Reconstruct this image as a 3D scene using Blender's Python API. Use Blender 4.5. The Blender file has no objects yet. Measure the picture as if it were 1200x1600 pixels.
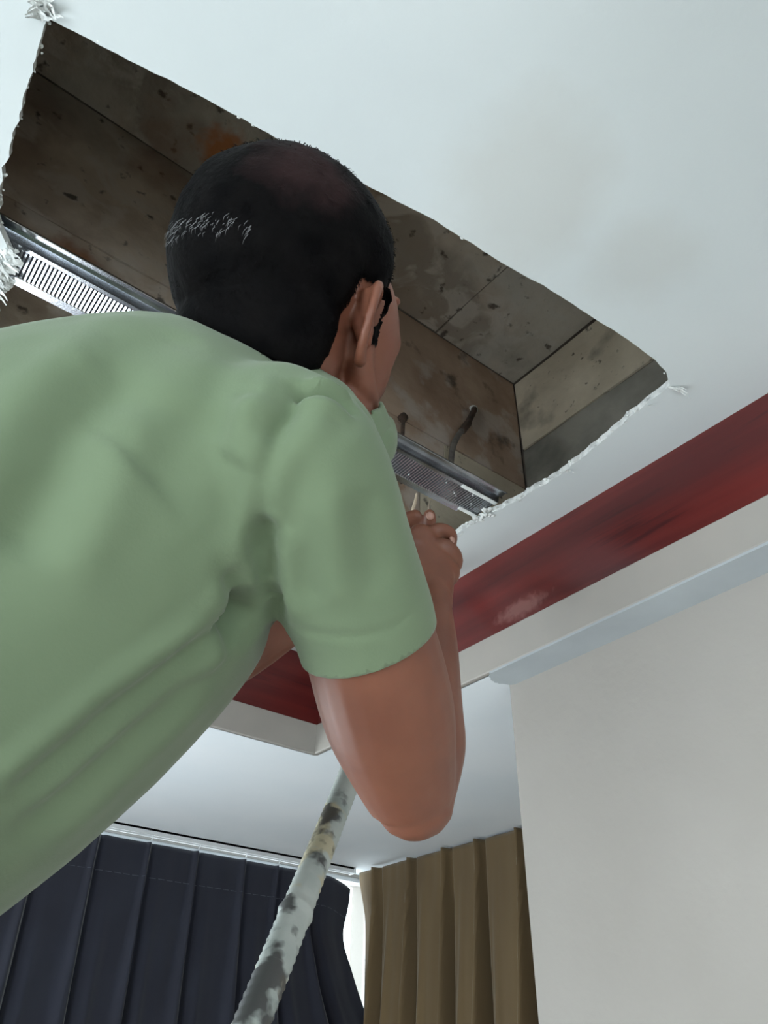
import bpy, bmesh, math, random
import numpy as np
from mathutils import Vector, Matrix, noise
from mathutils.bvhtree import BVHTree
random.seed(7)
rng = np.random.default_rng(7)
scn = bpy.context.scene
col = scn.collection

# ------------------------------------------------------------------ camera
ZC = 1.75                                   # camera height over the floor
CR = Vector((0.7870, -0.6160, 0.0173))      # camera right
CU = Vector((-0.3797, -0.4629, 0.8010))     # camera up
CF = Vector((0.4862, 0.6373, 0.5984))       # viewing direction
CF.normalize(); CR = (CR - CR.dot(CF)*CF).normalized(); CU = CR.cross(CF)
cd = bpy.data.cameras.new('camera'); cam = bpy.data.objects.new('camera', cd); col.objects.link(cam)
m = Matrix.Identity(4)
for i in range(3):
    m[i][0] = CR[i]; m[i][1] = CU[i]; m[i][2] = -CF[i]
m[2][3] = ZC
cam.matrix_world = m
cd.sensor_fit = 'VERTICAL'; cd.sensor_height = 36.0; cd.lens = 36.0*1203/1600; cd.clip_start = 0.02
scn.camera = cam

# ------------------------------------------------------------------ world and lights
w = bpy.data.worlds.new('overcast_sky'); scn.world = w; w.use_nodes = True
bg = w.node_tree.nodes['Background']; bg.inputs[0].default_value = (0.85, 0.93, 1.0, 1); bg.inputs[1].default_value = 6.0

def area(name, loc, size, sy, power, color, target):
    l = bpy.data.lights.new(name, 'AREA'); l.shape = 'RECTANGLE'; l.size = size; l.size_y = sy
    l.energy = power; l.color = color
    o = bpy.data.objects.new(name, l); col.objects.link(o); o.location = loc
    o.rotation_euler = (Vector(target) - Vector(loc)).to_track_quat('-Z', 'Y').to_euler()
    return o
area('window_light_back', (-0.75, 2.36, 1.35), 1.7, 1.2, 56, (0.87, 0.94, 1.0), (-0.3, 0.7, 2.7))
area('window_light_left', (-2.02, -0.1, 1.10), 1.6, 1.1, 30, (0.88, 0.95, 1.0), (0.0, 0.2, 2.4))
area('fill_light_near', (-0.45, -2.02, 0.95), 1.6, 1.0, 7, (0.93, 0.97, 1.0), (0.2, 0.6, 3.1))  # fill lamp added behind the camera to brighten the inside of the hole

scn.view_settings.view_transform = 'Standard'
scn.view_settings.look = 'None'
scn.view_settings.gamma = 1.0
scn.view_settings.use_curve_mapping = False
scn.view_settings.exposure = -0.12

# ------------------------------------------------------------------ helpers
def link(name, me, mat=None, parent=None, smooth=False):
    o = bpy.data.objects.new(name, me); col.objects.link(o)
    if mat is not None and len(me.materials) == 0: me.materials.append(mat)
    if parent is not None: o.parent = parent
    if smooth:
        me.polygons.foreach_set('use_smooth', [True]*len(me.polygons))
    return o
def obj(name, bm, mat=None, parent=None, smooth=False):
    me = bpy.data.meshes.new(name)
    bmesh.ops.recalc_face_normals(bm, faces=bm.faces)
    bm.to_mesh(me); bm.free()
    return link(name, me, mat, parent, smooth)
def tag(o, label=None, cat=None, group=None, kind=None):
    if label: o['label'] = label
    if cat: o['category'] = cat
    if group: o['group'] = group
    if kind: o['kind'] = kind
    return o
def empty(name, loc=(0, 0, 0)):
    o = bpy.data.objects.new(name, None); col.objects.link(o); o.location = loc; o.empty_display_size = .05
    return o
def bx(bm, x0, x1, y0, y1, z0, z1, bevel=0):
    vs = [bm.verts.new((x, y, z)) for x in (x0, x1) for y in (y0, y1) for z in (z0, z1)]
    fs = [(0, 1, 3, 2), (4, 6, 7, 5), (0, 4, 5, 1), (2, 3, 7, 6), (0, 2, 6, 4), (1, 5, 7, 3)]
    nf = [bm.faces.new([vs[i] for i in f]) for f in fs]
    if bevel:
        es = list({e for f in nf for e in f.edges})
        bmesh.ops.bevel(bm, geom=es, offset=bevel, segments=2, affect='EDGES', profile=0.5)
def box(name, dims, mat, parent=None, bevel=0):
    bm = bmesh.new(); bx(bm, *dims, bevel=bevel); return obj(name, bm, mat, parent)
def C(x, y, z):                     # right / up / forward of the viewer, in metres -> world
    v = CR*x + CU*y + CF*z
    return Vector((v.x, v.y, v.z + ZC))
def D(x, y, z): return (CR*x + CU*y + CF*z)
def P(px, py, z):                   # a direction in the picture and a depth -> world
    return C((px-600)/1203*z, (800-py)/1203*z, z)
def limb(bm, pts, rads, n=16, flat=None, axis=None, caps=True):
    """closed tapered tube; flat = ratio per point along the 2nd axis"""
    pts = [Vector(p) for p in pts]; N = len(pts)
    if flat is None: flat = [1]*N
    tang = []
    for i in range(N):
        a = pts[max(i-1, 0)]; b = pts[min(i+1, N-1)]; tang.append((b-a).normalized())
    ref = Vector(axis) if axis is not None else tang[0].orthogonal()
    rings = []
    def ring(c, t, r, fl):
        u = (ref - ref.dot(t)*t).normalized(); v = t.cross(u)
        return [bm.verts.new(c + u*(r*math.cos(2*math.pi*k/n)) + v*(r*fl*math.sin(2*math.pi*k/n))) for k in range(n)]
    if caps:
        for a in (75, 50, 25):
            rings.append(ring(pts[0]-tang[0]*rads[0]*math.sin(math.radians(a))*.9, tang[0], rads[0]*math.cos(math.radians(a)), flat[0]))
    for i in range(N): rings.append(ring(pts[i], tang[i], rads[i], flat[i]))
    if caps:
        for a in (25, 50, 75):
            rings.append(ring(pts[-1]+tang[-1]*rads[-1]*math.sin(math.radians(a))*.9, tang[-1], rads[-1]*math.cos(math.radians(a)), flat[-1]))
    for a, b in zip(rings, rings[1:]):
        for k in range(n): bm.faces.new((a[k], a[(k+1) % n], b[(k+1) % n], b[k]))
    bm.faces.new(rings[0][::-1]); bm.faces.new(rings[-1])
def smoothpath(pts, vals, sub=6):
    """Catmull-Rom through points and per-point value tuples"""
    P_ = [np.array(list(p)+list(v), float) for p, v in zip(pts, vals)]
    out = []
    for i in range(len(P_)-1):
        p0 = P_[max(i-1, 0)]; p1 = P_[i]; p2 = P_[i+1]; p3 = P_[min(i+2, len(P_)-1)]
        for s in range(sub):
            t = s/sub
            out.append(.5*((2*p1)+(-p0+p2)*t+(2*p0-5*p1+4*p2-p3)*t*t+(-p0+3*p1-3*p2+p3)*t**3))
    out.append(P_[-1])
    return [Vector(o[:3]) for o in out], [list(o[3:]) for o in out]
def slimb(bm, pts, rads, n=18, sub=5, flat=None, axis=None):
    fl = flat or [1]*len(pts)
    p, v = smoothpath(pts, list(zip(rads, fl)), sub)
    limb(bm, p, [a[0] for a in v], n, [a[1] for a in v], axis)
def ellipsoid(bm, c, U, V, W, a, b, d, sub=3):
    r = bmesh.ops.create_icosphere(bm, subdivisions=sub, radius=1)
    for v in r['verts']:
        q = v.co.copy(); v.co = Vector(c) + U*(q.x*a) + V*(q.y*b) + W*(q.z*d)
def tube(name, pts, r, mat, parent=None, n=8, sub=6):
    bm = bmesh.new()
    rr = r if isinstance(r, (list, tuple)) else [r]*len(pts)
    slimb(bm, pts, rr, n=n, sub=sub)
    return obj(name, bm, mat, parent, True)
def remesh(bm, voxel, smooth_it=4, fac=.5):
    """one continuous skin over overlapping volumes"""
    me = bpy.data.meshes.new('tmp'); bmesh.ops.recalc_face_normals(bm, faces=bm.faces); bm.to_mesh(me); bm.free()
    o = bpy.data.objects.new('tmp', me); col.objects.link(o)
    r = o.modifiers.new('r', 'REMESH'); r.mode = 'VOXEL'; r.voxel_size = voxel; r.adaptivity = 0
    s = o.modifiers.new('s', 'SMOOTH'); s.iterations = smooth_it; s.factor = fac
    dg = bpy.context.evaluated_depsgraph_get(); dg.update()
    out = bpy.data.meshes.new_from_object(o.evaluated_get(dg))
    bpy.data.objects.remove(o); bpy.data.meshes.remove(me)
    out.materials.clear()
    return out

# ------------------------------------------------------------------ materials
def mat(name, base, rough=.6, metal=0, spec=.5, col2=None, nscale=5, bump=0, bscale=80, bdist=.002, ramp=(.35, .65), sheen=0, stretch=None, detail=6, sss=0):
    m = bpy.data.materials.new(name); m.use_nodes = True; nt = m.node_tree; N = nt.nodes; L = nt.links
    b = N['Principled BSDF']
    b.inputs['Base Color'].default_value = (*base, 1); b.inputs['Roughness'].default_value = rough
    b.inputs['Metallic'].default_value = metal; b.inputs['Specular IOR Level'].default_value = spec
    if sheen:
        b.inputs['Sheen Weight'].default_value = sheen; b.inputs['Sheen Roughness'].default_value = .5
    if sss:
        b.inputs['Subsurface Weight'].default_value = sss; b.inputs['Subsurface Radius'].default_value = (.01, .004, .002); b.inputs['Subsurface Scale'].default_value = 1
    tc = N.new('ShaderNodeTexCoord'); src = tc.outputs['Object']
    mp = N.new('ShaderNodeMapping'); L.new(src, mp.inputs[0]); src = mp.outputs[0]
    if stretch: mp.inputs['Scale'].default_value = stretch
    if col2:
        n = N.new('ShaderNodeTexNoise'); n.inputs['Scale'].default_value = nscale; n.inputs['Detail'].default_value = detail
        L.new(src, n.inputs['Vector'])
        r = N.new('ShaderNodeValToRGB'); r.color_ramp.elements[0].position = ramp[0]; r.color_ramp.elements[1].position = ramp[1]
        r.color_ramp.elements[0].color = (*base, 1); r.color_ramp.elements[1].color = (*col2, 1)
        L.new(n.outputs['Fac'], r.inputs[0]); L.new(r.outputs[0], b.inputs['Base Color'])
    if bump:
        n2 = N.new('ShaderNodeTexNoise'); n2.inputs['Scale'].default_value = bscale; n2.inputs['Detail'].default_value = 4
        L.new(src, n2.inputs['Vector'])
        bp = N.new('ShaderNodeBump'); bp.inputs['Strength'].default_value = bump; bp.inputs['Distance'].default_value = bdist
        L.new(n2.outputs['Fac'], bp.inputs['Height']); L.new(bp.outputs[0], b.inputs['Normal'])
    return m
def layer(m, color, scale, lo, hi, detail=5, stretch=None, offset=(0, 0, 0), amt=1.0, dist=0.0):
    """mix one more patchy colour over the base colour"""
    nt = m.node_tree; N = nt.nodes; L = nt.links; b = N['Principled BSDF']
    tc = N.new('ShaderNodeTexCoord'); mp = N.new('ShaderNodeMapping'); L.new(tc.outputs['Object'], mp.inputs[0])
    mp.inputs['Location'].default_value = offset
    if stretch: mp.inputs['Scale'].default_value = stretch
    n = N.new('ShaderNodeTexNoise'); n.inputs['Scale'].default_value = scale; n.inputs['Detail'].default_value = detail; n.inputs['Distortion'].default_value = dist
    L.new(mp.outputs[0], n.inputs['Vector'])
    mr = N.new('ShaderNodeMapRange'); mr.inputs['From Min'].default_value = lo; mr.inputs['From Max'].default_value = hi; mr.inputs['To Max'].default_value = amt
    L.new(n.outputs['Fac'], mr.inputs['Value'])
    mx = N.new('ShaderNodeMix'); mx.data_type = 'RGBA'; L.new(mr.outputs[0], mx.inputs['Factor'])
    ins = b.inputs['Base Color']
    if ins.is_linked: L.new(ins.links[0].from_socket, mx.inputs['A'])
    else: mx.inputs['A'].default_value = ins.default_value
    mx.inputs['B'].default_value = (*color, 1)
    L.new(mx.outputs['Result'], ins)
def spot(m, color, centre, radius, amt=1.0, nscale=12, squash=(1, 1, 1), edge=.5):
    """a stain with its own place on the thing, broken up by noise"""
    nt = m.node_tree; N = nt.nodes; L = nt.links; b = N['Principled BSDF']
    tc = N.new('ShaderNodeTexCoord'); mp = N.new('ShaderNodeMapping'); L.new(tc.outputs['Object'], mp.inputs[0])
    mp.inputs['Location'].default_value = [-c*s for c, s in zip(centre, squash)]; mp.inputs['Scale'].default_value = squash
    ln = N.new('ShaderNodeVectorMath'); ln.operation = 'LENGTH'; L.new(mp.outputs[0], ln.inputs[0])
    n = N.new('ShaderNodeTexNoise'); n.inputs['Scale'].default_value = nscale; n.inputs['Detail'].default_value = 6; L.new(tc.outputs['Object'], n.inputs['Vector'])
    ma = N.new('ShaderNodeMath'); ma.operation = 'MULTIPLY_ADD'; L.new(n.outputs['Fac'], ma.inputs[0]); ma.inputs[1].default_value = radius*1.6; L.new(ln.outputs['Value'], ma.inputs[2])
    mr = N.new('ShaderNodeMapRange'); mr.inputs['From Min'].default_value = radius*1.8+radius*edge*.5; mr.inputs['From Max'].default_value = radius*1.8-radius*edge; mr.inputs['To Max'].default_value = amt
    L.new(ma.outputs[0], mr.inputs['Value'])
    mx = N.new('ShaderNodeMix'); mx.data_type = 'RGBA'; L.new(mr.outputs[0], mx.inputs['Factor'])
    ins = b.inputs['Base Color']
    if ins.is_linked: L.new(ins.links[0].from_socket, mx.inputs['A'])
    else: mx.inputs['A'].default_value = ins.default_value
    mx.inputs['B'].default_value = (*color, 1); L.new(mx.outputs['Result'], ins)

M = {}
SPOTS = [(.23, .875, ZC+1.55), (.053, .964, ZC+1.12), (.14, .93, ZC+1.50)]
M['ceil'] = mat('ceiling_paint', (.60, .64, .64), .85, col2=(.56, .60, .605), nscale=2.2, bump=.25, bscale=70, bdist=.0015)
spot(M['ceil'], (.50, .50, .47), (.42, .30, ZC+.85), .10, .45, nscale=9)
spot(M['ceil'], (.50, .50, .47), (.62, .27, ZC+.85), .07, .35, nscale=9)
M['border'] = mat('border_paint', (.86, .90, .93), .8, col2=(.80, .86, .90), nscale=3, bump=.15, bscale=50, bdist=.0015)
M['soffit'] = mat('soffit_plaster', (.40, .43, .45), .8, col2=(.46, .50, .52), nscale=6, bump=.2, bscale=50, bdist=.0015)
M['mould'] = mat('moulding_paint', (.41, .38, .345), .5, col2=(.36, .34, .31), nscale=5, bump=.15, bscale=60, bdist=.0015)
M['wall'] = mat('wall_plaster', (.385, .36, .33), .9, col2=(.36, .335, .305), nscale=3, bump=.35, bscale=45, bdist=.003)
M['gyp'] = mat('torn_gypsum', (.78, .80, .78), .95, col2=(.55, .57, .56), nscale=60, bump=.8, bscale=150, bdist=.003)
M['floor'] = mat('floor_tile', (.45, .40, .34), .5, col2=(.38, .34, .29), nscale=4)
def wood(name, stretch):
    m = mat(name, (.15, .017, .014), .36, col2=(.075, .009, .009), nscale=7, stretch=stretch, ramp=(.35, .62), bump=.08, bscale=30, bdist=.0008)
    layer(m, (.20, .036, .03), 5, .5, .72, stretch=stretch, offset=(3, 1, 2), amt=.6)
    layer(m, (.03, .006, .008), 26, .58, .7, stretch=stretch, offset=(1, 5, 2), amt=.7)
    return m
M['wood_y'] = wood('red_laminate', (1, .16, 2.4))
M['wood_x'] = wood('red_laminate_cross', (.16, 1, 2.4))
spot(M['wood_y'], (.34, .17, .15), (.954, .83, ZC+.71), .022, .4, nscale=90, squash=(1, .35, 1.3))
M['slab'] = mat('old_concrete', (.52, .41, .31), .9, col2=(.74, .63, .51), nscale=4.5, bump=.8, bscale=30, bdist=.006, ramp=(.42, .58), detail=10)
layer(M['slab'], (.28, .20, .145), 3.6, .47, .58, detail=10, amt=.8, offset=(4, 2, 1))
layer(M['slab'], (.75, .68, .60), 9, .50, .60, detail=12, amt=.6, offset=(1, 7, 3), dist=1.2)
layer(M['slab'], (.36, .375, .34), 1.6, .45, .60, detail=6, amt=.6, offset=(9, 2, 1))
layer(M['slab'], (.05, .035, .028), 30, .62, .70, detail=5, amt=.8, offset=(2, 2, 8))
M['slab_rust'] = M['slab']
spot(M['slab'], (.50, .17, .045), SPOTS[0], .05, .9, nscale=30)
spot(M['slab'], (.30, .11, .04), SPOTS[1], .045, .85, nscale=30)
spot(M['slab'], (.30, .15, .08), SPOTS[2], .09, .4, nscale=22)
M['block'] = mat('damp_block', (.52, .45, .34), .9, col2=(.70, .62, .48), nscale=7, bump=.6, bscale=30, bdist=.004, detail=8)
layer(M['block'], (.07, .06, .05), 6, .56, .7, detail=8, amt=.75, offset=(4, 2, 1))
layer(M['block'], (.045, .035, .03), 40, .64, .72, detail=4, amt=.8)
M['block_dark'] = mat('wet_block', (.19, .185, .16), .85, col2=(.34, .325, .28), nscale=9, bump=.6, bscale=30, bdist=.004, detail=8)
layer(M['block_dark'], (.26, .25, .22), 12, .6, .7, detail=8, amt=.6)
M['block_brown'] = mat('stained_block', (.36, .24, .165), .9, col2=(.56, .42, .31), nscale=6, bump=.6, bscale=30, bdist=.004, detail=8)
layer(M['block_brown'], (.62, .56, .50), 11, .53, .63, detail=12, amt=.65)
layer(M['block_brown'], (.045, .035, .03), 14, .6, .7, detail=8, amt=.7, offset=(4, 3, 1))
M['mortar'] = mat('mortar', (.11, .09, .075), .95, col2=(.2, .17, .14), nscale=20, bump=.5, bscale=60)
M['steel'] = mat('galvanised_steel', (.55, .57, .60), .22, metal=1, col2=(.42, .44, .47), nscale=30, bump=.05, bscale=300)
M['rust'] = mat('rusty_steel', (.05, .035, .028), .8, col2=(.11, .07, .05), nscale=60, bump=.5, bscale=150)
M['pipe_grey'] = mat('grey_plastic_conduit', (.10, .09, .085), .6, col2=(.2, .18, .16), nscale=40)
M['skin'] = mat('brown_skin', (.225, .084, .048), .50, col2=(.175, .062, .036), nscale=14, bump=.12, bscale=320, bdist=.0006, sss=.12)
M['nail'] = mat('finger_nail', (.50, .28, .22), .3)
M['hair'] = mat('black_hair', (.0022, .0021, .0024), .6, col2=(.005, .0045, .0045), nscale=40, bump=.5, bscale=160, bdist=.003, spec=.03)
M['pale_hair'] = mat('pale_strands', (.17, .17, .175), .45)  # paler colour for one band of strands
M['scalp'] = mat('thin_hair_scalp', (.035, .024, .022), .5, col2=(.012, .011, .011), nscale=50, bump=.3, bscale=200)
M['eye'] = mat('eye_white', (.7, .68, .64), .2)
M['shirt'] = mat('sage_jersey', (.165, .222, .130), .9, col2=(.150, .205, .120), nscale=6, bump=.25, bscale=500, bdist=.0006, sheen=.15)
M['trouser'] = mat('grey_trousers', (.06, .065, .075), .9, bump=.2, bscale=300, bdist=.0006)
M['shoe'] = mat('sandal_leather', (.06, .035, .02), .5)
M['navy'] = mat('navy_drape', (.008, .009, .020), .85, col2=(.011, .013, .026), nscale=8, bump=.25, bscale=400, bdist=.0008, sheen=.3)
M['thread'] = mat('pale_thread', (.10, .105, .13), .8)
M['khaki'] = mat('khaki_drape', (.112, .072, .030), .8, col2=(.145, .094, .038), nscale=6, bump=.3, bscale=350, bdist=.0008, sheen=.25, stretch=(1, 1, .2))
M['white_metal'] = mat('white_track', (.7, .72, .73), .4)
M['alu'] = mat('ladder_aluminium', (.6, .6, .6), .35, metal=1)
# paint-splattered pole: pale grey-green with dark and cream patches
M['pole'] = mat('splattered_pole', (.36, .41, .39), .55, col2=(.50, .54, .51), nscale=20, bump=.2, bscale=200, bdist=.001)
layer(M['pole'], (.50, .45, .30), 22, .53, .58, detail=3, amt=.9, offset=(3, 2, 1))
layer(M['pole'], (.04, .038, .04), 19, .555, .61, detail=4, amt=.9, offset=(5, 5, 3))
# window pane
g = bpy.data.materials.new('window_glass'); g.use_nodes = True; nt = g.node_tree
for n in list(nt.nodes):
    if n.type != 'OUTPUT_MATERIAL': nt.nodes.remove(n)
tr = nt.nodes.new('ShaderNodeBsdfTransparent'); tr.inputs[0].default_value = (.95, .97, .96, 1)
gl = nt.nodes.new('ShaderNodeBsdfGlossy'); gl.inputs['Roughness'].default_value = .02
mx = nt.nodes.new('ShaderNodeMixShader'); mx.inputs[0].default_value = .06
nt.links.new(tr.outputs[0], mx.inputs[1]); nt.links.new(gl.outputs[0], mx.inputs[2]); nt.links.new(mx.outputs[0], nt.nodes['Material Output'].inputs[0])
M['glass'] = g

# ------------------------------------------------------------------ room shell  (z given over the camera height)
H, HB = .85, .61
XR, YF, XA, XL, YN = 1.013, 2.43, 1.86, -2.12, -2.12
S = 'structure'
def st(name, dims, mt, parent=None, bevel=0, label=None):
    x0, x1, y0, y1, z0, z1 = dims
    o = box(name, (x0, x1, y0, y1, z0+ZC, z1+ZC), M[mt], parent, bevel)
    if parent is None: o['kind'] = S
    if label: o['label'] = label
    return o
st('floor', (XL-.15, XA+.15, YN-.15, YF+.15, -ZC-.1, -ZC), 'floor')
st('wall_right', (XR, XA+.15, YN-.15, .927, -ZC, H+.012), 'wall', label='plain off-white plastered wall on the right, ending at a corner')
st('wall_alcove', (XA, XA+.15, .927, YF+.15, -ZC, HB+.15), 'wall')
def wall_with_window(name, axis, c0, c1, a0, a1, wa0, wa1, wz0, wz1, top):
    bm = bmesh.new()
    def b(p0, p1, z0, z1):
        if axis == 'x': bx(bm, p0, p1, c0, c1, z0+ZC, z1+ZC)
        else: bx(bm, c0, c1, p0, p1, z0+ZC, z1+ZC)
    b(a0, wa0, -ZC, top); b(wa1, a1, -ZC, top); b(wa0, wa1, -ZC, wz0); b(wa0, wa1, wz1, top)
    o = obj(name, bm, M['wall']); o['kind'] = S; return o
wall_with_window('wall_far', 'x', YF, YF+.15, XL-.15, XA, -1.75, 1.855, -.85, .60, HB+.15)
wall_with_window('wall_left', 'y', XL-.15, XL, YN, YF, -.95, .75, -1.1, .35, H+.9)
wall_with_window('wall_near', 'x', YN-.15, YN, XL-.15, XR, -1.3, .40, -1.3, .2, H+.9)
def window(name, axis, c, a0, a1, z0, z1, mull):
    r = empty(name, ((a0+a1)/2, c, z0+ZC) if axis == 'x' else (c, (a0+a1)/2, z0+ZC)); r['kind'] = S
    def piece(nm, p0, p1, q0, q1, t, mt):
        ctr = r.location
        if axis == 'x': d = (p0-ctr.x, p1-ctr.x, -t, t, q0+ZC-ctr.z, q1+ZC-ctr.z)
        else: d = (-t, t, p0-ctr.y, p1-ctr.y, q0+ZC-ctr.z, q1+ZC-ctr.z)
        return box(nm, d, M[mt], r)
    f = .035
    piece('frame', a0, a1, z0, z0+f, .025, 'white_metal'); piece('frame', a0, a1, z1-f*.4, z1, .025, 'white_metal')
    xs = [a0]+[a0+(a1-a0)*k/mull for k in range(1, mull)]+[a1]
    for k, x in enumerate(xs):
        if k == mull: piece('frame', x-.01, x, z0+f, z1-f*.4, .025, 'white_metal')
        else: piece('frame', x-(0 if k == 0 else f/2), x+f/2 if k else x+f, z0+f, z1-f*.4, .025, 'white_metal')
    for x0, x1 in zip(xs, xs[1:]): piece('pane', x0+f/2, x1-f/2 if x1 != a1 else x1-.01, z0+f, z1-f*.4, .003, 'glass')
window('window_1', 'x', YF+.03, -1.75, 1.855, -.85, .60, 4)
window('window_2', 'y', XL-.08, -.95, .75, -1.1, .35, 2)
window('added_window_3', 'x', YN-.08, -1.3, .40, -1.3, .2, 2)  # unseen window, guessed and added to go with the near fill lamp

# border ceiling round the tray, in four runs
TX0, TX1, TY0, TY1 = -1.62, .954, -1.62, 1.49
bm = bmesh.new()
bx(bm, XL, TX0, YN, YF, HB+ZC, HB+ZC+.02); bx(bm, TX0, XR, YN, TY0, HB+ZC, HB+ZC+.02)
bx(bm, TX0, XA, TY1, YF, HB+ZC, HB+ZC+.02); bx(bm, TX1, XR, TY0, .927, HB+ZC, HB+ZC+.02); bx(bm, TX1, XA, .927, TY1, HB+ZC, HB+ZC+.02)
o = obj('ceiling_border', bm, M['border']); o['kind'] = S; o['label'] = 'pale blue-white lower ceiling border before the curtains'
# soffit strip with a ragged end
bm = bmesh.new()
L_ = [(TX1-.009, YN+.6)]; ys = []
for k in range(15):
    t = k/14; ys.append((TX1-.009+(XR-TX1+.009)*t, .913+.02*math.sin(3*t)+random.uniform(-.003, .003)))
pts = [(TX1-.009, TY0), *ys, (XR, TY0)]
lo = [bm.verts.new((x, y, HB+ZC-.004)) for x, y in pts]; hi = [bm.verts.new((x, y, HB+ZC)) for x, y in pts]
bm.faces.new(lo); bm.faces.new(hi[::-1])
for k in range(len(pts)): bm.faces.new((lo[k], lo[(k+1) % len(pts)], hi[(k+1) % len(pts)], hi[k]))
o = obj('trim_1', bm, M['soffit']); o['kind'] = S; o['label'] = 'grey plaster strip between moulding and right wall, torn at its end'
# red laminate faces and the moulding under them
st('trim_2', (TX1, TX1+.012, TY0, TY1, HB+.02, H+.012), 'wood_y', label='glossy dark red wood-grain fascia running along the right of the ceiling tray')
st('trim_3', (TX0, TX1, TY1, TY1+.012, HB+.02, H+.012), 'wood_x', label='dark red wood-grain fascia across the far end of the ceiling tray')
st('trim_4', (TX0-.012, TX0, TY0, TY1, HB+.02, H+.012), 'wood_y'); st('trim_5', (TX0, TX1, TY0-.012, TY0, HB+.02, H+.012), 'wood_x')
st('trim_6', (TX1-.009, TX1+.005, TY0, TY1, HB, HB+.07), 'mould', bevel=.0025, label='pale painted moulding under the right red fascia')
st('trim_7', (TX0, TX1, TY1-.009, TY1+.005, HB, HB+.07), 'mould', bevel=.0025, label='pale painted moulding under the far red fascia')
st('trim_8', (TX0-.005, TX0+.009, TY0, TY1, HB, HB+.07), 'mould'); st('trim_9', (TX0, TX1, TY0-.005, TY0+.009, HB, HB+.07), 'mould')

# main ceiling board with the torn hole
hole = [(-.078,.47),(-.038,.462),(.001,.457),(.047,.447),(.103,.438),(.164,.430),(.234,.419),(.301,.408),(.372,.397),(.43,.392),(.484,.388),(.546,.379),(.64,.372),(.713,.367),(.763,.366),(.800,.370),(.827,.384),(.834,.444),(.846,.534),(.858,.598),(.859,.651),(.855,.708),(.85,.767),(.843,.837),(.846,.908),(.846,.955),(.70,.960),(.50,.956),(.30,.961),(.10,.958),(-.03,.957),(-.048,.94),(-.045,.90),(-.02,.83),(-.018,.78),(-.05,.74),(-.062,.685),(-.066,.635),(-.070,.586),(-.074,.54),(-.0765,.50)]
fine = []
for i, a in enumerate(hole):
    b = hole[(i+1) % len(hole)]; d = math.dist(a, b); n = max(1, int(d/.008))
    rough = .0045 if (a[0] > .8 and a[1] > .42) else (.0035 if a[0] < -.01 and a[1] > .5 else .0015)
    for k in range(n):
        t = k/n; x = a[0]+(b[0]-a[0])*t; y = a[1]+(b[1]-a[1])*t
        nz = noise.noise(Vector((x*60, y*60, 1.3)))+.6*noise.noise(Vector((x*190, y*190, 4)))
        fine.append((x+nz*rough, y+noise.noise(Vector((x*60, y*60, 9.3)))*rough))
bm = bmesh.new()
def loop(pts, z):
    vs = [bm.verts.new((x, y, z)) for x, y in pts]; return vs, [bm.edges.new((vs[k], vs[(k+1) % len(vs)])) for k in range(len(vs))]
outer = [(TX0, TY0), (TX1, TY0), (TX1, TY1), (TX0, TY1)]
T_ = .012
sides = []
for z in (H+ZC, H+ZC+T_):
    vo, eo = loop(outer, z); vh, eh = loop(fine, z)
    bmesh.ops.triangle_fill(bm, use_beauty=True, use_dissolve=False, edges=eo+eh)
    sides.append((vo, vh))
bad = [f for f in bm.faces if False]
for key in (0, 1):
    a, b = sides[0][key], sides[1][key]
    for k in range(len(a)):
        f = bm.faces.new((a[k], a[(k+1) % len(a)], b[(k+1) % len(a)], b[k]))
        f.material_index = 1 if key else 0
o = obj('ceiling', bm, M['ceil']); o.data.materials.append(M['gyp']); o['kind'] = S; o['label'] = 'white false ceiling with a ragged rectangular hole torn open'
ceil = o
# torn paper and plaster crumbs hanging on the edge of the hole
bm = bmesh.new()
def crumb(c, r, fl=.5):
    s = bmesh.ops.create_icosphere(bm, subdivisions=1, radius=r)
    for v in s['verts']:
        q = v.co*(1+random.uniform(-.35, .35)); v.co = Vector((q.x, q.y, q.z*fl))+Vector(c)
def strip(p, d, ln, wd):
    p = Vector(p); d = Vector(d).normalized(); s = d.cross(Vector((0, 0, 1))).normalized()*wd
    pr = None
    for k in range(5):
        t = k/4; c = p+d*ln*t+Vector((0, 0, -.3*ln*t*t))+Vector((random.uniform(-1, 1), random.uniform(-1, 1), random.uniform(-1, 1)))*ln*.08
        ww = s*(1-t*.8)*random.uniform(.6, 1.2)
        cur = (bm.verts.new(c-ww), bm.verts.new(c+ww), bm.verts.new(c+ww*.5+Vector((0, 0, .0012))))
        if pr:
            for a, b in ((0, 1), (1, 2), (2, 0)): bm.faces.new((pr[a], pr[b], cur[b], cur[a]))
        pr = cur
for (x, y) in fine:
    big = (x > .8 and y > .42)
    left = x < -.015 and .5 < y < 1.0
    if random.random() < (.75 if big else .75 if left else .12):
        r = random.uniform(.0012, .004 if big else .0035)
        crumb((x+random.uniform(-.004, .004), y+random.uniform(-.004, .004), H+ZC+random.uniform(0, .009)), r)
    if big and random.random() < .10: strip((x+.004, y, H+ZC+.001), (random.uniform(-1, .2), random.uniform(-1, 1), -.2), random.uniform(.008, .016), .003)
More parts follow.
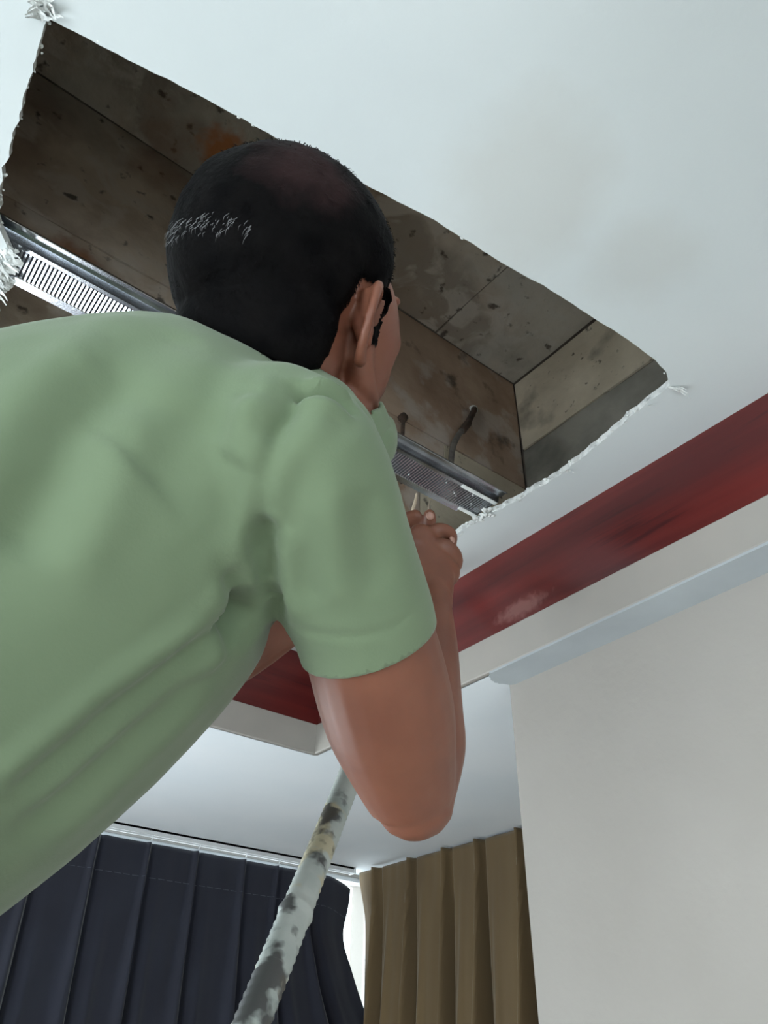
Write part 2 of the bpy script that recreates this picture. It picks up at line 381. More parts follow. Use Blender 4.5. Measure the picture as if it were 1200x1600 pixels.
# loose torn paper by the corners and by the channel end
for k in range(26):
    strip((-.082+random.uniform(-.012, .006), .462+random.uniform(-.008, .012), H+ZC-.001), (random.uniform(-1, 1), random.uniform(-1, .3), -.2), random.uniform(.008, .022), random.uniform(.002, .004))
for k in range(60):
    y = random.uniform(.765, .90)
    strip((-.030+random.uniform(-.015, .006), y, H+ZC+random.uniform(-.002, .004)), (1, random.uniform(-.6, .6), -.25), random.uniform(.010, .026), random.uniform(.002, .006))
    crumb((-.025+random.uniform(-.01, .016), y, H+ZC-.002+random.uniform(0, .006)), random.uniform(.003, .008), .5)
for k in range(14):
    strip((.825+random.uniform(-.004, .010), .385, H+ZC-.0005), (1, random.uniform(-.9, -.1), -.06), random.uniform(.010, .035), .0015)
for k in range(26):
    crumb((.842+random.uniform(-.012, .012), random.uniform(.77, .84), H+ZC+random.uniform(-.001, .005)), random.uniform(.003, .006), .5)
o = obj('torn_plaster', bm, M['gyp'], ceil); o['kind'] = 'stuff'

# ------------------------------------------------------------------ void over the ceiling: slab and block walls
HS, XV, YV = 1.55, 1.172, .964
# slab: backing (joints) with raised panels
slab = box('slab_ceiling', (-1.7, 1.35, -.6, 1.1, ZC+HS+.006, ZC+HS+.15), M['mortar']); slab['kind'] = S; slab['label'] = 'stained old concrete slab over the hole'
def panel(name, x0, x1, y0, y1, z0, z1, mt, parent, ax, rough=.002):
    """uneven plate, its visible face normal to ax"""
    bm = bmesh.new()
    r = {'z': (x0, x1, y0, y1), 'x': (y0, y1, z0, z1), 'y': (x0, x1, z0, z1)}[ax]
    nu = max(2, min(5, int((r[1]-r[0])/.1))); nv = max(2, min(5, int((r[3]-r[2])/.1)))
    front = {}; back = {}
    for i in range(nu+1):
        for j in range(nv+1):
            u = r[0]+(r[1]-r[0])*i/nu; v = r[2]+(r[3]-r[2])*j/nv
            e = i in (0, nu) or j in (0, nv)
            uu = u+random.uniform(-1, 1)*rough*(1 if i in (0, nu) else 2); vv = v+random.uniform(-1, 1)*rough
            d = random.uniform(-1, 1)*rough*.6+(rough if e else 0)
            if ax == 'z': front[i, j] = bm.verts.new((uu, vv, z0+d)); 
            elif ax == 'x': front[i, j] = bm.verts.new((x0+d, uu, vv))
            else: front[i, j] = bm.verts.new((uu, y0+d, vv))
    for i in range(nu):
        for j in range(nv): bm.faces.new((front[i, j], front[i+1, j], front[i+1, j+1], front[i, j+1]))
    be = [e for e in bm.edges if e.is_boundary]
    ex = bmesh.ops.extrude_edge_only(bm, edges=be)
    nv_ = [g_ for g_ in ex['geom'] if isinstance(g_, bmesh.types.BMVert)]
    off = {'z': Vector((0, 0, z1-z0)), 'x': Vector((x1-x0, 0, 0)), 'y': Vector((0, y1-y0, 0))}[ax]
    for v in nv_: v.co += off
    return obj(name, bm, M[mt], parent)
g_ = .0015
xs = [-1.6, -.62, .10+.72-.0, XV+.05]
ys = [-.45, .17, .907-.25, .903]
# joints seen: one along Y at x=.82, one along X at y=.905 over the left part; slab runs further there
for (x0, x1, y0, y1) in ((-1.64, -.70, -.49, .28), (-.70, .12, -.49, .28), (.12, .89, -.49, .28), (.89, XV, -.49, .28),
                         (-1.64, -.70, .28, YV), (-.70, .89, .28, YV), (.89, XV, .28, YV)):
    panel('slab_panel', x0+g_, x1-g_, y0+g_, y1-g_, ZC+HS, ZC+HS+.012, 'slab', slab, 'z', .0022)
# right void wall (blocks in courses), far void wall
wv = box('wall_void_right', (XV+.008, XV+.1, -.6, 1.1, ZC+H+.013, ZC+HS+.005), M['mortar']); wv['kind'] = S; wv['label'] = 'damp block wall inside the hole, right side'
zc = [H+.014, 1.08, 1.306, HS]
for j, (z0, z1) in enumerate(zip(zc, zc[1:])):
    cuts = [-.49, -.02, .46, YV] if j == 2 else [-.49, .16, .52, YV]
    for y0, y1 in zip(cuts, cuts[1:]):
        panel('block', XV, XV+.02, y0+.003, y1-.003, ZC+z0+.003, ZC+z1-.004, 'block' if j == 2 else 'block_dark', wv, 'x', .002)
far = box('wall_void_far', (-1.7, XV+.008, YV+.008, YV+.1, ZC+H+.013, ZC+HS+.005), M['mortar']); far['kind'] = S; far['label'] = 'stained concrete wall inside the hole, behind the metal channel'
zc2 = [H+.014, 1.03, 1.183, HS]
for j, (z0, z1) in enumerate(zip(zc2, zc2[1:])):
    cuts = [-1.64, -.6, .62, XV+.002] if j == 2 else ([-1.64, -.2, .60, .905, XV+.002] if j == 1 else [-1.64, -.5, .45, .83, XV+.002])
    for k, (x0, x1) in enumerate(zip(cuts, cuts[1:])):
        panel('block', x0+.0015, x1-.0015, YV, YV+.02, ZC+z0+.0015, ZC+z1-(.002 if j < 2 else -.001), 'block' if (j < 2 and x0 > .7) else ('block_brown' if x0 > .4 else 'slab'), far, 'y', .0015)
st('void_blocker_left', (-1.75, -1.65, -.6, 1.1, H+.014, HS+.005), 'block_dark'); st('void_blocker_near', (-1.65, XV, -.6, -.5, H+.014, HS+.005), 'block_dark')  # unseen end walls, added so no light leaks into the void

# ------------------------------------------------------------------ things in the hole
# galvanised furring channel, hat shaped, with a ribbed crown
ch = empty('furring_channel', (.4, .79, ZC+H+.013)); tag(ch, 'long galvanised metal channel with ribbed face crossing the torn hole', 'metal channel')
def local(bmx, r):
    for v in bmx.verts: v.co -= r.location
x0, x1 = -.30, .846
y0, y1 = .764, .824; zb = ZC+H+.013
bm = bmesh.new()
n = 420
prev = None
for i in range(n+1):
    x = x0+(x1-x0)*i/n
    rib = .0004*(1 if i % 2 else -1)
    bend = .004*max(0, (x-.80)/.046)**2
    cur = [bm.verts.new(c) for c in ((x, y0, zb), (x, y0+.006, zb), (x, y0+.008, zb+rib+.0006), (x, y1-.008, zb+rib+.0006), (x, y1-.006, zb), (x, y1, zb))]
    for v in cur: v.co.z += bend
    if prev:
        for k in range(5): bm.faces.new((prev[k], cur[k], cur[k+1], prev[k+1]))
    prev = cur
local(bm, ch); crown = obj('crown', bm, M['steel'], ch)
def plate(pts, th, x0, x1, name, par, mt='steel'):
    bm = bmesh.new()
    (ya, za), (yb, zb_) = pts
    d = Vector((0, -(zb_-za), yb-ya)).normalized()*th
    q = []
    for x in (x0, x1):
        q += [bm.verts.new((x, ya, za)), bm.verts.new((x, yb, zb_)), bm.verts.new(Vector((x, yb, zb_))+d), bm.verts.new(Vector((x, ya, za))+d)]
    for f in ((0, 1, 2, 3), (7, 6, 5, 4), (0, 4, 5, 1), (1, 5, 6, 2), (2, 6, 7, 3), (3, 7, 4, 0)): bm.faces.new([q[i] for i in f])
    local(bm, ch); return obj(name, bm, M[mt], par)
zf = zb+.013
plate(((y0-.004, zf), (y0, zb)), .0008, x0, x1, 'side_web', ch); plate(((y1, zb), (y1+.004, zf)), .0008, x0, x1-.03, 'side_web', ch)
plate(((y0-.020, zf), (y0-.004, zf)), .0008, x0, x1+.004, 'flange', ch); plate(((y1+.004, zf), (y1+.020, zf)), .0008, x0, x1-.03, 'flange', ch)
plate(((y0-.021, zf-.004), (y0-.020, zf)), .0012, x0, x1+.004, 'flange_lip', ch)
# dabs of filler on the channel near its end
bm = bmesh.new()
for (a, b, c) in ((.76, .845, y0+.004), (.80, .842, y1-.004)):
    bx(bm, a, b, c-.004, c+.004, zb-.0015, zb+.0005, .0005)
for k in range(10):
    s = bmesh.ops.create_icosphere(bm, subdivisions=1, radius=random.uniform(.0008, .0018))
    c = Vector((random.uniform(.55, .84), random.uniform(y0+.004, y1-.004), zb))
    for v in s['verts']: v.co += c
local(bm, ch); o = obj('filler', bm, M['gyp'], ch); o['kind'] = 'stuff'; o['label'] = 'white filler dabs'
# bent rusty conduit out of the far wall
K_ = YV/.883
cp = empty('bent_conduit', (.92*K_, YV, ZC+1.23*K_)); tag(cp, 'bent dark conduit hanging out of the block wall above the channel', 'pipe')
pl = [(.922*K_, YV+.01, 1.236*K_), (.915*K_, YV-.012, 1.225*K_), (.885*K_, YV-.022, 1.165*K_), (.872*K_, YV-.025, 1.14*K_), (.845*K_, YV-.028, 1.095*K_), (.826*K_, YV-.03, 1.05*K_), (.818*K_, YV-.03, .995*K_), (.815*K_, YV-.03, .93*K_)]
pl = [Vector((a, b, c+ZC))-cp.location for a, b, c in pl]
tube('pipe', pl[:4], [.0075]*4, M['rust'], cp, 10); tube('pipe', pl[3:], [.0068]*5, M['pipe_grey'], cp, 10)
bm = bmesh.new(); limb(bm, [pl[3]+(pl[4]-pl[3])*-.3, pl[3]+(pl[4]-pl[3])*.45], [.0095, .0095], 12); obj('coupling', bm, M['rust'], cp, True)
bm = bmesh.new(); limb(bm, [pl[0]+Vector((0, -.012, 0)), pl[0]+Vector((0, .0, 0))], [.012, .014], 12); obj('collar', bm, M['gyp'], cp, True)['label'] = 'white plaster ring round the conduit'
ho = empty('hanger_rod', (.706*K_, YV, ZC+1.08*K_)); tag(ho, 'short dark steel hanger rod on the wall left of the bent conduit', 'rod')
hp = [Vector((a, b, c+ZC))-ho.location for a, b, c in ((.714*K_, YV+.01, 1.083*K_), (.708*K_, YV-.014, 1.083*K_), (.703*K_, YV-.02, 1.06*K_), (.700*K_, YV-.02, .99*K_), (.699*K_, YV-.02, .90*K_))]
tube('rod', hp, [.0045]*5, M['rust'], ho, 8); bm = bmesh.new(); limb(bm, [hp[0]+Vector((0, -.008, 0)), hp[0]+Vector((0, -.016, 0))], [.011, .011], 8); obj('washer', bm, M['rust'], ho)
# frayed pale cord hanging by the channel
wc = empty('frayed_cord', P(650, 776, 1.18)); tag(wc, 'pale frayed cord hanging down below the metal channel beside the hands', 'cord')
q = [P(651, 772, 1.19), P(649, 784, 1.18), P(645, 796, 1.17), (P(644, 812, 1.16))]
q[0] = Vector((q[0].x, q[0].y, q[0].z))
tube('cord', [v-wc.location for v in q], [.0018, .0026, .0022, .0012], mat('cord', (.55, .45, .33), .8), wc, 6)
tube('strand', [P(672, 782, 1.18)-wc.location, P(670, 792, 1.17)-wc.location, P(671, 802, 1.16)-wc.location], [.0012, .0018, .0008], mat('cord_dark', (.35, .29, .22), .8), wc, 6)

# ------------------------------------------------------------------ curtains
def curtain(name, org, du, dn, s0, s1, pleats, ztop, zbot, mt, label, amp, flare=None, topf=None, asym=0, seam=None, seed=0, gr=None, sg=1):
    root = empty(name, org+du*((s0+s1)/2)+Vector((0, 0, zbot))); tag(root, label, 'curtain', gr)
    bm = bmesh.new(); nx = 420
    tt = np.concatenate([np.linspace(0, .14, 12), np.linspace(.16, .8, 26), np.linspace(.85, ztop-zbot, 14)])
    grid = []
    def pt(s, t):
        d = 0
        op = min(1, max(0, (t-.075)/.5)); hd = min(1, t/.02)
        for i, p in enumerate(pleats):
            j = (i*37 % 11)/11-.5
            c = p+asym*.012*op+j*.012*op
            x = (s-c)*sg
            wdt = .007+.020*op+.004*j
            h = amp*(.55+.55*op)
            # ridge, steep on one side
            xx = x/(wdt*(1 if x < 0 else .45))
            d += h*math.exp(-xx*xx)
            if t < .12: d -= .006*math.exp(-(x/.0018)**2)*(1-t/.12)   # split between the pinched folds
            d += amp*.30*op*math.exp(-((x-.055-.02*j)/.013)**2)
            d -= amp*.85*(.2+.8*op)*math.exp(-((x-(wdt*.45+.010))/.005)**2)
            if i < len(pleats)-1 and c <= s < pleats[i+1]:
                u_ = (s-c)/(pleats[i+1]-c); d += amp*.75*op*math.sin(math.pi*min(1, max(0, u_)))**.55
        d += .006*noise.noise(Vector((s*6+seed, t*1.5, 0)))*op*2+.0035*noise.noise(Vector((s*25+seed, t*3, 2)))
        return d
    for a in tt:
        row = []
        for i in range(nx+1):
            s = s0+(s1-s0)*i/nx
            t = a
            zt = ztop-(topf(s) if topf else 0)
            ss = s+(flare(s, t) if flare else 0)
            p = org+du*ss+dn*pt(s, t)+Vector((0, 0, zt-t*(zt-zbot)/(ztop-zbot)))
            row.append(bm.verts.new(p-root.location))
        grid.append(row)
    for a, b in zip(grid, grid[1:]):
        for i in range(nx): bm.faces.new((a[i], a[i+1], b[i+1], b[i]))
    o = obj('drape', bm, M[mt], root, True)
    so = o.modifiers.new('thick', 'SOLIDIFY'); so.thickness = .0015; so.offset = 0
    if seam:
        bm = bmesh.new(); n = 260
        for i in range(n):
            if i % 4 == 3: continue
            s = s0+(s1-s0)*i/n; s2 = s+(s1-s0)/n*.95
            for a_, b_ in ((s, s2),):
                vs = []
                for q_, dz in ((a_, 0), (b_, 0), (b_, .0013), (a_, .0013)):
                    zt = ztop-(topf(q_) if topf else 0)
                    vs.append(bm.verts.new(org+du*(q_+(flare(q_, seam) if flare else 0))+dn*(pt(q_, seam)+.0016)+Vector((0, 0, zt-seam+dz))-root.location))
                bm.faces.new(vs)
        st_ = obj('header_stitching', bm, M['thread'], root); st_['kind'] = 'stuff'
    return root
navp = [-.02, .15, .31, .47, .63, .791, .951, 1.108, 1.275, 1.40, 1.54]
def navy_top(s): return .03*max(0, (s-1.58)/.12)**2 if s > 1.58 else 0
def navy_flare(s, t): return .125*max(0, (s-1.3)/.365)*min(1, max(0, (t-.17)/.28))**1.5 - .02*max(0, (s-1.3)/.365)*math.exp(-((t-.14)/.07)**2)
curtain('pleated_curtain', Vector((0, 2.375, ZC)), Vector((1, 0, 0)), Vector((0, -1, 0)), -.06, 1.70, navp, .577, -1.70, 'navy',
        'dark navy pleated curtain hanging before the far window', .034, flare=navy_flare, topf=navy_top, seam=.095, seed=3)
kp = [1.10, 1.26, 1.43, 1.594, 1.761, 1.906, 2.079, 2.25]
def kh_flare(s, t): return (.05*math.exp(-(t/.11)**2))*max(0, (s-2.2)/.13) - .03*max(0, (s-1.5)/.8)*min(1, t/.5)*0
curtain('pleated_curtain', Vector((1.735, 0, ZC)), Vector((0, 1, 0)), Vector((-1, 0, 0)), .97, 2.325, kp, .603, -1.70, 'khaki',
        'khaki pinch-pleated curtain in the corner beside the white wall', .056, flare=kh_flare, asym=-1, seam=None, seed=11, sg=-1)
# track
trk = empty('curtain_track', (.8, 2.33, ZC+HB)); tag(trk, 'white curtain track on the ceiling above the navy curtain', 'curtain track')
bm = bmesh.new(); bx(bm, -1.7, 1.69, 2.343, 2.347, ZC+.592, ZC+HB); bx(bm, -1.7, 1.69, 2.367, 2.371, ZC+.592, ZC+HB); bx(bm, -1.7, 1.69, 2.343, 2.371, ZC+.604, ZC+HB)
for v in bm.verts: v.co -= trk.location
obj('rail', bm, M['white_metal'], trk)
box('end_cap', (1.69-.8, 1.696-.8, .010, .044, -.020, 0), M['white_metal'], trk)
for s in navp:
    bm = bmesh.new(); limb(bm, [Vector((s-.8, .027, -.004)), Vector((s-.8, .027, -.018)), Vector((s-.8, .034, -.026))], [.002]*3, 6); obj('hook', bm, M['white_metal'], trk)
trk2 = empty('curtain_track', (1.782, 1.7, ZC+HB)); tag(trk2, 'curtain track hidden above the khaki curtain in the corner', 'curtain track')
box('rail', (-.003, .015, -.75, .58, -.012, 0), M['white_metal'], trk2, .001)

# ------------------------------------------------------------------ pole
pa = Vector((.90, 1.02, ZC+.849)); pb = Vector((.33, .578, ZC+.03)); d = (pa-pb).normalized()
a0 = pa - d*.012
bot = pb - d*((pb.z-.012)/d.z)
root = empty('ribbed_pole', bot); tag(root, 'paint-splattered ribbed grey pole slanting up behind the elbow', 'pole')
bm = bmesh.new(); Ln = (a0-bot).length; n = int(Ln/.0045); seg = 16
ux = d.orthogonal().normalized(); uy = d.cross(ux); prev = None
for i in range(n+1):
    c = d*(Ln*i/n); r = .0131+(.0010 if i % 2 else -.0005)+.0012*noise.noise(Vector((i*.02, 0, 3)))
    if i % 61 < 2: r += .0016
    cur = [bm.verts.new(c+ux*(r*math.cos(2*math.pi*k/seg))+uy*(r*math.sin(2*math.pi*k/seg))) for k in range(seg)]
    if prev:
        for k in range(seg): bm.faces.new((prev[k], prev[(k+1) % seg], cur[(k+1) % seg], cur[k]))
    else: bm.faces.new(cur[::-1])
    prev = cur
bm.faces.new(prev)
obj('shaft', bm, M['pole'], root, True)
bm = bmesh.new(); limb(bm, [Vector((0, 0, 0)), d*.04], [.017, .016], 14); obj('foot', bm, M['rust'], root, True)

#PERSON#
# ------------------------------------------------------------------ the man
def nrm(v): return Vector(v).normalized()
bR = nrm((.35, .20, -.915)); bA = nrm((.79, .46, .41)); bA = (bA-bA.dot(bR)*bR).normalized()
# forward of the trunk, in the viewer's frame (left handed axes, so built by hand)
bF = Vector((bR.y*bA.z-bR.z*bA.y, bR.z*bA.x-bR.x*bA.z, bR.x*bA.y-bR.y*bA.x))
def V3(v): return C(*v)
def W(v): return D(*v)
T3 = Vector((-.112, .050, .645))
def tp(k, f=0, r=0): return T3 + bA*k + bF*f + bR*r
SH_R = Vector((-.057, .032, .505)); EL_R = Vector((.017, -.202, .585)); WR_R = Vector((.050, -.102, .805))
SH_L = Vector((-.17, .085, .80)); EL_L = Vector((-.235, -.19, .875)); WR_L = Vector((-.03, -.075, 1.0))
HC = Vector((-.077, .183, .66))                                   # centre of the skull
th = math.radians(33); hF = Vector((math.sin(th), 0, math.cos(th))); hR = Vector((math.cos(th), 0, -math.sin(th))); hU = Vector((0, 1, 0))
tl = math.radians(-3); hU2 = hU*math.cos(tl)+hR*math.sin(tl); hR = hR*math.cos(tl)-hU*math.sin(tl); hU = hU2
NK0 = tp(.035, .012, -.02); NK1 = HC + hU*-.055 + hF*-.020
pelvis = tp(-.47, .0)
pw = V3(pelvis)
FLZ = pw.z - .86
ROOT = Vector((pw.x, pw.y, FLZ))
man = empty('person', ROOT)
tag(man, 'man in a sage green polo shirt reaching up into the ceiling hole, seen from behind', 'person')

def torso(bm, grow):
    ks = [-.56, -.45, -.33, -.20, -.08, -.02, .03, .06]
    aa = [.165, .165, .155, .162, .168, .150, .11, .07]
    bb = [.115, .115, .112, .118, .115, .100, .080, .060]
    ff = [0, 0, .004, .0, -.006, .006, .010, .012]
    pts = [V3(tp(k, f)) for k, f in zip(ks, ff)]
    slimb(bm, pts, [a+grow for a in aa], n=36, sub=4, flat=[(b+grow)/(a+grow) for a, b in zip(aa, bb)], axis=W(bR))
bodybm = bmesh.new()
torso(bodybm, -.010)
hx, hy = W(bR), None
bRw = W(bR).normalized(); fw = W(bF); fw.z = 0; fw.normalize(); rw = Vector((fw.y, -fw.x, 0))
# pelvis and legs
hipR = pw + rw*.09 + Vector((0, 0, -.03)); hipL = pw - rw*.09 + Vector((0, 0, -.03))
ellipsoid(bodybm, pw, rw, fw, Vector((0, 0, 1)), .155, .12, .12)
feet = []
for hp_, sd in ((hipR, 1), (hipL, -1)):
    kn = hp_ + fw*.05 + rw*sd*.02 + Vector((0, 0, -.41)); an = hp_ + fw*-.02 + rw*sd*.03; an.z = FLZ+.075
    slimb(bodybm, [hp_, hp_*.5+kn*.5, kn, kn*.5+an*.5+fw*-.02, an], [.085, .072, .055, .050, .036], n=20)
    slimb(bodybm, [an+fw*-.035+Vector((0, 0, -.035)), an+fw*.05+Vector((0, 0, -.035)), an+fw*.13+Vector((0, 0, -.052)), an+fw*.17+Vector((0, 0, -.058))], [.034, .036, .034, .02], n=14, flat=[1, .9, .55, .5], axis=rw)
    feet.append((hp_, kn, an))
# neck
slimb(bodybm, [V3(NK0-bA*.03), V3(NK0), V3(NK0*.45+NK1*.55), V3(NK1+hU*.02)], [.060, .056, .052, .054], n=24)
# arms
fR = (WR_R-EL_R)
HEM = Vector((-.011, -.089, .548))
slimb(bodybm, [V3(tp(-.04, .015, .06)), V3(SH_R+Vector((.006, 0, .004))), V3(SH_R*.5+HEM*.5+Vector((.004, 0, .002))), V3(HEM), V3(HEM*.45+EL_R*.55), V3(EL_R)], [.040, .038, .041, .0475, .0485, .0385], n=22)
EO = EL_R + Vector((.012, -.028, .0))
slimb(bodybm, [V3(EL_R+Vector((.006, -.019, .002))), V3(EL_R+fR*.12+Vector((.002, 0, 0))), V3(EL_R+fR*.32+Vector((-.004, 0, 0))), V3(EL_R+fR*.7), V3(WR_R), V3(WR_R+fR*.06)], [.031, .042, .044, .033, .027, .027], n=22, flat=[1, 1, 1, .95, .8, .8])
fL = WR_L-EL_L
slimb(bodybm, [V3(tp(-.01, 0, -.10)), V3(SH_L), V3(SH_L*.5+EL_L*.5), V3(EL_L)], [.06, .056, .047, .040], n=22)
slimb(bodybm, [V3(EL_L), V3(EL_L+fL*.3), V3(EL_L+fL*.7), V3(WR_L)], [.040, .044, .034, .027], n=22)
# hands
def finger(bm, pts, r0=.0092, r1=.0072):
    n = len(pts); slimb(bm, pts, [r0+(r1-r0)*i/(n-1)+(.0004 if i in (1, 2) else 0) for i in range(n)], n=12, sub=4)
palm = [P(672, 925, .825), P(667, 895, .845), P(665, 866, .865), P(664, 850, .872)]
slimb(bodybm, palm, [.026, .032, .034, .027], n=20, flat=[.85, .55, .5, .5], axis=W((.35, .55, .75)))
finger(bodybm, [P(664, 842, .885), P(684, 828, .885), P(703, 834, .892), P(704, 850, .90)], .0088, .0074)         # index
finger(bodybm, [P(672, 862, .870), P(692, 852, .868), P(710, 866, .872), P(712, 884, .882), P(700, 890, .89)], .0088, .0074)   # middle
finger(bodybm, [P(676, 886, .858), P(694, 880, .856), P(708, 892, .860), P(704, 906, .868), P(692, 908, .875)], .0086, .0072)   # ring
finger(bodybm, [P(676, 905, .846), P(688, 903, .846), P(699, 912, .850), P(695, 922, .857), P(684, 922, .862)], .0086, .0070)  # little
slimb(bodybm, [P(662, 915, .835), P(654, 885, .86), P(655, 858, .885), P(668, 846, .90)], [.013, .013, .0108, .0085], n=12)      # thumb
palmL = [V3(WR_L), P(604, 866, 1.0), P(628, 846, 1.0), P(640, 840, .995)]
slimb(bodybm, palmL, [.027, .034, .036, .028], n=20, flat=[.9, .6, .55, .5], axis=W((0, 1, .3)))
finger(bodybm, [P(636, 832, .995), P(655, 824, .975), P(670, 818, .96), P(671, 804, .955)], .0100, .0078)
finger(bodybm, [P(640, 846, .995), P(660, 840, .975), P(674, 842, .96), P(676, 852, .965)], .0100, .0080)
finger(bodybm, [P(640, 858, .998), P(660, 856, .985), P(670, 862, .975), P(664, 870, .985)], .0098, .0078)
finger(bodybm, [P(636, 868, 1.0), P(652, 870, .99), P(658, 878, .985), P(652, 882, .99)], .0086, .0070)
slimb(bodybm, [P(610, 852, 1.0), P(620, 826, .985), P(638, 812, .97), P(650, 806, .965)], [.014, .0125, .0105, .0085], n=12)
# head
def hp(r, u, f): return V3(HC + hR*r + hU*u + hF*f)
hRw, hUw, hFw = W(hR), W(hU), W(hF)
ellipsoid(bodybm, hp(0, .020, -.006), hRw, hUw, hFw, .079, .094, .099, 4)
ellipsoid(bodybm, hp(0, .0, .028), hRw, hUw, hFw, .068, .084, .068, 3)      # forehead and temples
ellipsoid(bodybm, hp(0, -.046, -.040), hRw, hUw, hFw, .067, .064, .062, 3)      # back of the skull base
ellipsoid(bodybm, hp(0, -.050, .042), hRw, hUw, hFw, .062, .058, .052, 3)      # mid face
ellipsoid(bodybm, hp(0, -.080, .050), hRw, hUw, hFw, .041, .034, .040, 3)      # jaw
ellipsoid(bodybm, hp(0, -.100, .076), hRw, hUw, hFw, .021, .016, .018, 2)      # chin
for sd in (1, -1):
    ellipsoid(bodybm, hp(sd*.046, -.034, .052), hRw, hUw, hFw, .021, .024, .030, 3)   # cheekbone
    ellipsoid(bodybm, hp(sd*.046, -.020, .034), hRw, hUw, hFw, .026, .060, .046, 3)   # side of the face
    ellipsoid(bodybm, hp(sd*.032, .006, .080), hRw, hUw, hFw, .026, .008, .015, 2)   # brow
    slimb(bodybm, [hp(sd*.058, -.045, .008), hp(sd*.053, -.074, .016), hp(sd*.043, -.086, .036), hp(sd*.024, -.097, .062)], [.014, .013, .013, .014], n=12)  # jaw line
    ellipsoid(bodybm, hp(sd*.012, -.048, .100), hRw, hUw, hFw, .008, .007, .009, 2)  # nostril wing
slimb(bodybm, [hp(0, -.004, .092), hp(0, -.022, .102), hp(0, -.042, .116), hp(0, -.050, .108)], [.008, .009, .011, .009], n=12)   # nose
slimb(bodybm, [hp(-.022, -.076, .086), hp(-.008, -.072, .096), hp(.008, -.072, .096), hp(.022, -.076, .086)], [.004, .006, .006, .004], n=10)
slimb(bodybm, [hp(-.020, -.079, .086), hp(0, -.082, .094), hp(.020, -.079, .086)], [.004, .007, .004], n=10)
# ears: a rim, a folded back plate and a lobe
for sd in (1, -1):
    def e(r, u, f):
        u = -.022+(u+.022)*.84-.017
        return hp(sd*r, u, f-.010+(u+.04)*.30)
    rim = [e(.070, -.012, .012), e(.080, .008, .010), e(.088, .014, -.002), e(.0945, .006, -.012), e(.0955, -.014, -.017), e(.091, -.034, -.015), e(.084, -.050, -.008), e(.077, -.058, .002), e(.071, -.052, .010)]
    slimb(bodybm, rim, [.0038, .0042, .0044, .0044, .0042, .0042, .0046, .0056, .0045], n=10, sub=5)
    cu = nrm(hR*.9*sd + hF*-.55)
    ellipsoid(bodybm, e(.0805, -.018, -.003), W(cu), hUw, W(nrm(hF*.9+hR*.55*sd)), .0135, .027, .0036, 3)
    ellipsoid(bodybm, e(.074, -.022, .004), hRw, hUw, hFw, .008, .016, .010, 2)
bm_me = remesh(bodybm, .0026, 3, .5)
for v in bm_me.vertices: v.co -= ROOT
body = link('body', bm_me, M['skin'], man, True)

# nails on the fingers that show
for p_, q_ in ((P(712, 878, .876), (.8, .2, -.5)), (P(706, 842, .888), (.8, .4, -.4)), (P(672, 806, .949), (.2, .3, -.9))):
    bm = bmesh.new(); nn = W(nrm(q_)); tt_ = nn.orthogonal().normalized()
    ellipsoid(bm, p_-ROOT, nn, tt_, nn.cross(tt_), .0030, .0052, .0052, 2); obj('finger_nail', bm, M['nail'], man, True)
for sd in (1, -1):
    bm = bmesh.new(); ellipsoid(bm, hp(sd*.031, -.012, .078)-ROOT, hRw, hUw, hFw, .012, .012, .012, 2); obj('eye', bm, M['eye'], man, True)
    bm = bmesh.new(); slimb(bm, [hp(sd*.014, .008, .095)-ROOT, hp(sd*.034, .013, .091)-ROOT, hp(sd*.052, .008, .078)-ROOT], [.002, .003, .0015], n=8); obj('eyebrow', bm, M['hair'], man, True)

# ---- hair: a cap raised from the skull, with loose strands
HCw = V3(HC)
def hloc(p):
    q = p - HCw; return q.dot(hRw), q.dot(hUw), q.dot(hFw)
def hairline(r, f):
    if f < -.055: return -.100
    if f < -.012: return -.100+(f+.055)/.043*.094
    if f < .004: return -.004
    if f < .020: return -.052
    if f < .032: return -.01
    if f < .06: return .008+(f-.032)/.028*.030
    return .038+(f-.06)*.5
me = body.data; nv = len(me.vertices)
co = np.empty(nv*3); me.vertices.foreach_get('co', co); co = co.reshape(-1, 3)+np.array(ROOT)
no = np.empty(nv*3); me.vertices.foreach_get('normal', no); no = no.reshape(-1, 3)
q = co-np.array(HCw); lr, lu, lf = q@np.array(hRw), q@np.array(hUw), q@np.array(hFw)
near = np.nonzero((np.linalg.norm(q, axis=1) < .135))[0]
marg = {}
for i in near:
    hl = hairline(lr[i], lf[i]) + .004*noise.noise(Vector((lf[i]*150, lr[i]*150, 0)))
    if abs(lr[i]) > .078 and lu[i] < .004 and -.04 < lf[i] < .008: continue
    d_ = lu[i]-hl
    if d_ > 0: marg[int(i)] = d_
cap = bmesh.new(); vm = {}
for i, d_ in marg.items():
    k = min(1, d_/.03); f_ = .0012+.0075*k*k*(3-2*k)
    n3 = noise.noise(Vector(tuple(co[i]*45)))*.0018*k + noise.noise(Vector(tuple(co[i]*140)))*.0008*k
    vm[i] = cap.verts.new(Vector(co[i]+no[i]*(f_+n3))-ROOT)
for p in me.polygons:
    vs = list(p.vertices)
    if all(v in vm for v in vs): cap.faces.new([vm[v] for v in vs])
for _ in range(14):
    bmesh.ops.smooth_vert(cap, verts=[v for v in cap.verts if not v.is_boundary], factor=.5, use_axis_x=True, use_axis_y=True, use_axis_z=True)
for v in cap.verts:
    v.co += v.normal*0 + (v.co+ROOT-HCw).normalized()*(.0012+.0010*noise.noise(v.co*60))*(0 if v.is_boundary else 1)
hair = obj('hair', cap, M['hair'], man, True)
keys = list(marg.keys())
_c = P(470, 300, .60)-HCw; _c = HCw+_c.normalized()*.105-ROOT
spot(M['hair'], (.034, .019, .019), tuple(_c), .040, .75, nscale=40)
crown_w = P(455, 300, .60); dirc = (crown_w-HCw).normalized()
